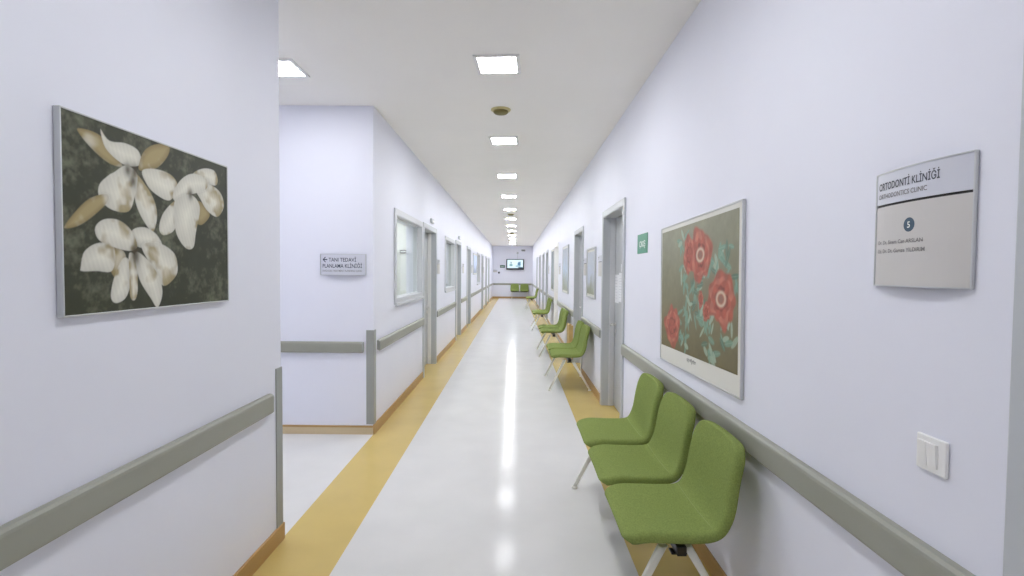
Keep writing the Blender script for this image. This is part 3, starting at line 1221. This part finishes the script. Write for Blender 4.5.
def name_plate(side, along, zc, w, h, label, split=0.29, group=None, texts=True):
    t = empty('door_sign', wall_at(side, along, zc), RZ[side])
    fn = bow(w, 0.005, 0.018)
    zs = h / 2 - h * split
    curved_strip(w - 0.01, -h / 2 + 0.002, h / 2 - 0.002, bow(w, 0.001, 0.018), 0.002).build('back_plate', M['shadowgap'], t)
    curved_strip(w - 0.012, zs + 0.003, h / 2 - 0.002, fn, 0.003).build('upper_panel', M['sign_silver'], t)
    curved_strip(w - 0.012, -h / 2 + 0.003, zs - 0.003, fn, 0.003).build('lower_panel', M['sign_beige'], t)
    curved_strip(w - 0.004, h / 2 - 0.003, h / 2, bow(w, 0.007, 0.018), 0.006).build('top_edge', M['alu'], t)
    curved_strip(w - 0.004, -h / 2, -h / 2 + 0.003, bow(w, 0.007, 0.018), 0.006).build('bottom_edge', M['alu'], t)
    for s in (-1, 1):
        mb = MB()
        xa, xb = sorted((s * (w / 2 - 0.006), s * w / 2))
        mb.box(xa, xb, -0.008, -0.001, -h / 2, h / 2, 0.002)
        mb.build('side_cap', M['alu'], t)
    tag(t, label, 'sign', group)
    return t, fn, zs


t, fn, zs = name_plate('R', 1.2, 1.567, 0.29, 0.292, 'curved clinic sign on the wall above the light switch')
fx = lambda x: fn(x) - 0.0006
text_mesh('lettering', 'ORTODONT\u0130 KL\u0130N\u0130\u011e\u0130', 0.0262, M['ink'], t, -0.130, 0, zs + 0.040, bend=fx, sx=0.73)
text_mesh('lettering', 'ORTHODONTICS CLINIC', 0.0165, M['inkgrey'], t, -0.130, 0, zs + 0.018, bend=fx, sx=0.90)
text_mesh('lettering', 'Dr. Dt. Sinem Can ARSLAN', 0.0135, M['inkgrey'], t, -0.127, 0, zs - 0.100, bend=fx, sx=1.03)
text_mesh('lettering', 'Uz. Dr. Dt. Gamze YILDIRIM', 0.0135, M['inkgrey'], t, -0.127, 0, zs - 0.122, bend=fx, sx=1.03)
mb = MB()
cx_, cz_, r_ = -0.009, zs - 0.057, 0.017
bmx = bmesh.new()
ring = [bmx.verts.new((cx_ + r_ * math.cos(2 * PI * k / 40), fn(cx_ + r_ * math.cos(2 * PI * k / 40)) - 0.0006, cz_ + r_ * math.sin(2 * PI * k / 40))) for k in range(40)]
bmx.faces.new(ring)
mb._take(bmx, 0, False)
mb.build('number_disc', M['signdot'], t)
text_mesh('number', '5', 0.021, M['white_ink'], t, cx_, -0.0008, cz_ - 0.0074, 'CENTER', bend=fx)

plates = [('R', 5.645, 'curved grey name plate between the noticed door and the small pale poster'),
          ('R', 6.86, 'curved grey name plate above the second bench, before its door'),
          ('R', 10.77, 'curved grey name plate beyond the tall pale poster'),
          ('R', 14.25, 'curved grey name plate past the fourth bench'),
          ('L', 8.10, 'curved grey name plate between the first door and second window'),
          ('L', 11.95, 'curved grey name plate beside the first blue-grey door'),
          ('L', 14.35, 'curved grey name plate beside the poster with the painted bluish glow'),
          ('L', 19.85, 'curved grey name plate past the door after the third window')]
for s, y, lab in plates:
    tt, f2, z2 = name_plate(s, y, 1.525, 0.27, 0.23, lab, 0.3, 'curved name plates beside the doors')
    mb = MB()
    for k, (wid, zz) in enumerate(((0.13, 0.04), (0.10, 0.022))):
        pts0 = np.linspace(-0.115, -0.115 + wid, 8)
        bmx = bmesh.new()
        lo = [bmx.verts.new((x, f2(x) - 0.0006, z2 + zz)) for x in pts0]
        hi = [bmx.verts.new((x, f2(x) - 0.0006, z2 + zz + (0.012 if k == 0 else 0.007))) for x in pts0]
        for q in range(7):
            bmx.faces.new((lo[q], lo[q + 1], hi[q + 1], hi[q]))
        mb._take(bmx, 0, False)
    mb.build('lettering', M['inkgrey'], tt)

# arrow sign in the side passage
t = empty('direction_sign', wall_at('P', -1.507, 1.503), RZ['P'])
w, h = 0.402, 0.186
fnp = bow(w, 0.012, 0.02)
curved_strip(w - 0.012, -h / 2 + 0.004, h / 2 - 0.004, fnp, 0.004).build('sign_panel', M['sign_silver'], t)
curved_strip(w - 0.004, h / 2 - 0.005, h / 2, bow(w, 0.014, 0.02), 0.012).build('top_edge', M['alu'], t)
curved_strip(w - 0.004, -h / 2, -h / 2 + 0.005, bow(w, 0.014, 0.02), 0.012).build('bottom_edge', M['alu'], t)
for s in (-1, 1):
    mb = MB()
    xa, xb = sorted((s * (w / 2 - 0.006), s * w / 2))
    mb.box(xa, xb, -0.018, -0.001, -h / 2, h / 2, 0.002)
    mb.build('side_cap', M['alu'], t)
fp = lambda x: fnp(x) - 0.0008
M['ink2'] = mat('navy_ink', rgb(44, 54, 76), 0.6)
text_mesh('lettering', 'TANI TEDAV\u0130', 0.047, M['ink2'], t, -0.122, 0, 0.026, bend=fp, sx=0.84)
text_mesh('lettering', 'PLANLAMA KL\u0130N\u0130\u011e\u0130', 0.047, M['ink2'], t, -0.180, 0, -0.028, bend=fp, sx=0.80)
text_mesh('lettering', 'DIAGNOSIS TREATMENT PLANNING CLINIC', 0.0215, M['inkgrey'], t, -0.180, 0, -0.062, bend=fp, sx=0.82)
mb = MB()
yb = lambda x: fp(x)
for pts in ([(-0.178, 0.043), (-0.156, 0.066), (-0.146, 0.066), (-0.163, 0.0475), (-0.134, 0.0475), (-0.134, 0.0385), (-0.163, 0.0385), (-0.146, 0.020), (-0.156, 0.020)],):
    mb.quad([(x, fp(x), z) for x, z in pts])
mb.build('arrow', M['ink2'], t)
tag(t, 'small silver sign with a left arrow on the passage wall', 'sign')

# green sign on the right wall
t = empty('safety_sign', wall_at('R', 3.805, 1.673), RZ['R'])
mb = MB()
mb.box(-0.148, 0.148, -0.004, -0.001, -0.074, 0.074, 0.001)
mb.build('sign_panel', M['signgreen'], t)
text_mesh('lettering', '\u00c7IKI\u015e', 0.062, M['white_ink'], t, 0.0, -0.0046, -0.024, 'CENTER', sx=1.15)
tag(t, 'green safety sign between the noticed door and the peony poster', 'sign')

# end wall: exit sign, plate, television, small camera, ceiling vent
t = empty('exit_sign', wall_at('E', -0.695, 1.753), 0)
mb = MB()
mb.box(-0.135, 0.135, -0.02, -0.001, -0.075, 0.075, 0.004)
mb.build('sign_panel', M['exitgreen'], t)
text_mesh('lettering', 'EXIT', 0.09, M['white_ink'], t, 0.0, -0.0208, -0.03, 'CENTER')
tag(t, 'dark green exit sign beside the television on the end wall', 'sign')

t, f2, z2 = name_plate('E', -1.09, 1.50, 0.23, 0.15, 'grey wall sign in the left corner of the end wall', 0.4)

t = empty('wall_camera', wall_at('E', -0.885, 1.41), 0)
mb = MB()
mb.lathe([(0.04, 0.001), (0.045, 0.02), (0.038, 0.05), (0.02, 0.068), (0.004, 0.072)], 24, 0, (0, 0, 0), 'y')
mb.build('camera_dome', M['dark_pl'], t)
mb = MB()
mb.lathe([(0.055, 0.0005), (0.055, 0.008), (0.046, 0.012)], 24, 0, (0, 0, 0), 'y')
mb.build('mount_ring', M['shadowgap'], t)
tag(t, 'small dark round fitting under the exit sign on the end wall', 'fitting')

t = empty('wall_television', (0.005, END - 0.14, 1.865), 0)
TW, TH_ = 0.97, 0.585
mb = MB()
mb.box(-TW / 2, TW / 2, -0.02, 0.035, -TH_ / 2, TH_ / 2, 0.006)
mb.build('television_body', M['dark_pl'], t)


def tv_colour(u, v):
    c = np.tile(lin(214, 236, 246), (len(u), 1))
    c = c * (0.9 + 0.25 * fbm(u, v, 5, 55)[:, None])
    for x, y, rx, ry, col in ((-0.22, -0.06, 0.10, 0.07, (120, 165, 172)), (-0.22, 0.07, 0.05, 0.07, (150, 172, 182)), (0.22, -0.01, 0.10, 0.15, (84, 128, 162)),
                              (0.16, -0.12, 0.16, 0.06, (150, 190, 205)), (0.3, -0.2, 0.16, 0.05, (62, 82, 104)), (0.28, 0.1, 0.04, 0.05, (130, 160, 180))):
        m = np.clip((1 - ((u - x) / rx) ** 2 - ((v - y) / ry) ** 2) * 2, 0, 1)[:, None]
        c = c * (1 - m) + lin(*col)[None] * m
    return c


sc_ = canvas('screen', TW - 0.11, TH_ - 0.13, 60, 36, tv_colour, M['screen'], t, -0.0215)
sc_.location = (0, 0, 0.025)
mb = MB()
mb.box(-0.12, 0.12, 0.035, 0.06, -0.12, 0.12, 0.004)
mb.box(-0.03, 0.03, 0.06, 0.1395, -0.05, 0.05, 0.003)
mb.build('wall_bracket', M['dark_pl'], t)
mb = MB()
mb.tube([(0.13, 0.05, 0.28), (0.13, 0.09, 0.34), (0.135, 0.115, 0.40), (0.135, 0.118, 0.58)], 0.012, 8)
mb.build('cable', M['frame'], t)
mb = MB()
mb.box(0.085, 0.185, 0.10, 0.134, 0.58, 0.68, 0.008)
mb.build('junction_box', M['frame'], t)
tag(t, 'bright television on the end wall above the farthest bench', 'television')

t = empty('wall_vent', wall_at('E', 0.45, 2.64), 0)
mb = MB()
mb.box(-0.11, 0.11, -0.03, -0.001, -0.05, 0.05, 0.006)
mb.build('vent_body', M['frame'], t)
for k in range(4):
    mb = MB()
    mb.box(-0.095, 0.095, -0.036, -0.030, -0.036 + k * 0.02, -0.026 + k * 0.02, 0.002)
    mb.build('slat', M['shadowgap'], t)
tag(t, 'small grey vent high on the end wall above the television', 'vent')

# light switch
t = empty('light_switch', wall_at('R', 1.142, 1.038), RZ['R'])
mb = MB()
mb.box(-0.041, 0.041, -0.009, -0.0005, -0.041, 0.041, 0.003, seg=3)
mb.build('switch_plate', M['white_pl'], t)
for s in (-1, 1):
    mb = MB()
    a, b = sorted((s * 0.0008, s * 0.0255))
    mb.prism_x([(-0.009, -0.027), (-0.0125, -0.027), (-0.0145, 0.0), (-0.0155, 0.027), (-0.009, 0.027)], a - 0.006, b - 0.006)
    mb.build('rocker', M['white_pl'], t)
tag(t, 'white double light switch below the curved clinic sign', 'light switch')

# notices on the noticed door (door 2 of the list): papers taped to the leaf
DEP = 0.12
c = (4.395 + 5.50) / 2
for (yc, zc, w, h, lab, nl) in ((5.12, 1.30, 0.21, 0.30, 'white notice sheet on the grey door, near half', 9),
                                (5.335, 1.28, 0.21, 0.30, 'white notice sheet on the grey door, far half by the handle', 8),
                                (5.08, 1.50, 0.10, 0.08, 'small white label above the notice sheets on the grey door', 2)):
    t = empty('notice', (XR + DEP, yc, zc), RZ['R'])
    mb = MB()
    mb.box(-w / 2, w / 2, -0.0015, -0.0003, -h / 2, h / 2)
    mb.build('sheet', M['paper'], t)
    mb = MB()
    rng = random.Random(int(yc * 100))
    for k in range(nl):
        z = h / 2 - 0.03 - k * (h - 0.05) / nl
        ww = (w - 0.04) * (0.5 + 0.5 * rng.random())
        mb.box(-w / 2 + 0.02, -w / 2 + 0.02 + ww, -0.0021, -0.0016, z - 0.004, z)
    mb.build('print', M['inkpale'], t)
    tag(t, lab, 'notice', 'notices on the grey door')

# small fittings above doors on the left wall
for y, z, lab in ((7.40, 2.19, 'small pale fitting above the first door after the first window'),
                  (11.02, 2.19, 'small pale fitting above the first blue-grey door')):
    t = empty('door_sensor', wall_at('L', y, z), RZ['L'])
    mb = MB()
    mb.box(-0.10, 0.10, -0.035, -0.0005, -0.035, 0.035, 0.012, seg=3)
    mb.build('sensor_body', M['frame'], t)
    mb = MB()
    mb.box(-0.075, 0.075, -0.039, -0.034, -0.018, 0.010, 0.002)
    mb.build('sensor_lens', M['white_pl'], t)
    tag(t, lab, 'fitting', 'fittings above the left doors')

# seen through the first window: white cabinet and a small dark plate on the room wall
t = empty('tall_cabinet', (-2.75, 8.19, 0), 0)
mb = MB()
mb.box(-0.42, 0.42, -0.45, 0.0, 0.0, 1.62, 0.004)
mb.build('cabinet_body', M['cabinet'], t)
for s in (-1, 1):
    mb = MB()
    a, b = sorted((s * 0.004, s * 0.41))
    mb.box(a, b, -0.468, -0.451, 0.06, 1.60, 0.003)
    dr = mb.build('cabinet_door', M['cabinet'], t)
    mb = MB()
    mb.tube([(s * 0.03, -0.485, 0.85), (s * 0.03, -0.485, 1.0)], 0.006, 8)
    mb.tube([(s * 0.03, -0.468, 0.86), (s * 0.03, -0.485, 0.86)], 0.004, 8)
    mb.tube([(s * 0.03, -0.468, 0.99), (s * 0.03, -0.485, 0.99)], 0.004, 8)
    mb.build('handle', M['steel'], dr)
tag(t, 'white cabinet inside the room behind the first large window', 'cabinet')
t = empty('room_sign', (-1.83, 8.2, 1.77), 0)
mb = MB()
mb.box(-0.06, 0.06, -0.012, -0.001, -0.026, 0.026, 0.003)
mb.build('sign_panel', M['shadowgap'], t)
mb = MB()
mb.box(-0.045, 0.045, -0.0135, -0.0125, -0.008, 0.008)
mb.build('lettering', M['white_ink'], t)
tag(t, 'small dark plate on the room wall seen through the first window', 'sign')

# ------------------------------------------------------------------ camera
cam = bpy.data.cameras.new('camera')
cam.sensor_width = 36.0
cam.lens = 500.0 * 36.0 / 1024.0
cam.clip_start = 0.02
co = bpy.data.objects.new('camera', cam)
COL.objects.link(co)
yaw, pitch, roll = math.radians(0.3292), math.radians(1.8355), math.radians(0.45)
F = Vector((-math.sin(yaw) * math.cos(pitch), math.cos(yaw) * math.cos(pitch), -math.sin(pitch)))
R0 = Vector((math.cos(yaw), math.sin(yaw), 0))
U0 = R0.cross(F)
# the picture is turned clockwise, so the camera is turned counter-clockwise about its axis
R1 = R0 * math.cos(roll) + U0 * math.sin(roll)
U1 = -R0 * math.sin(roll) + U0 * math.cos(roll)
co.matrix_world = Matrix(((R1.x, U1.x, -F.x, 0), (R1.y, U1.y, -F.y, 0), (R1.z, U1.z, -F.z, 1.45), (0, 0, 0, 1)))
scene.camera = co

w = bpy.data.worlds.new('world')
w.use_nodes = True
w.node_tree.nodes['Background'].inputs[0].default_value = (0.5, 0.52, 0.55, 1)
w.node_tree.nodes['Background'].inputs[1].default_value = 0.3
scene.world = w

scene.view_settings.view_transform = 'Standard'
scene.view_settings.look = 'None'
scene.view_settings.gamma = 1.0
scene.view_settings.use_curve_mapping = False
scene.view_settings.exposure = 1.22
scene.cycles.use_denoising = True
scene.cycles.max_bounces = 12
scene.cycles.diffuse_bounces = 8
scene.cycles.sample_clamp_indirect = 6.0
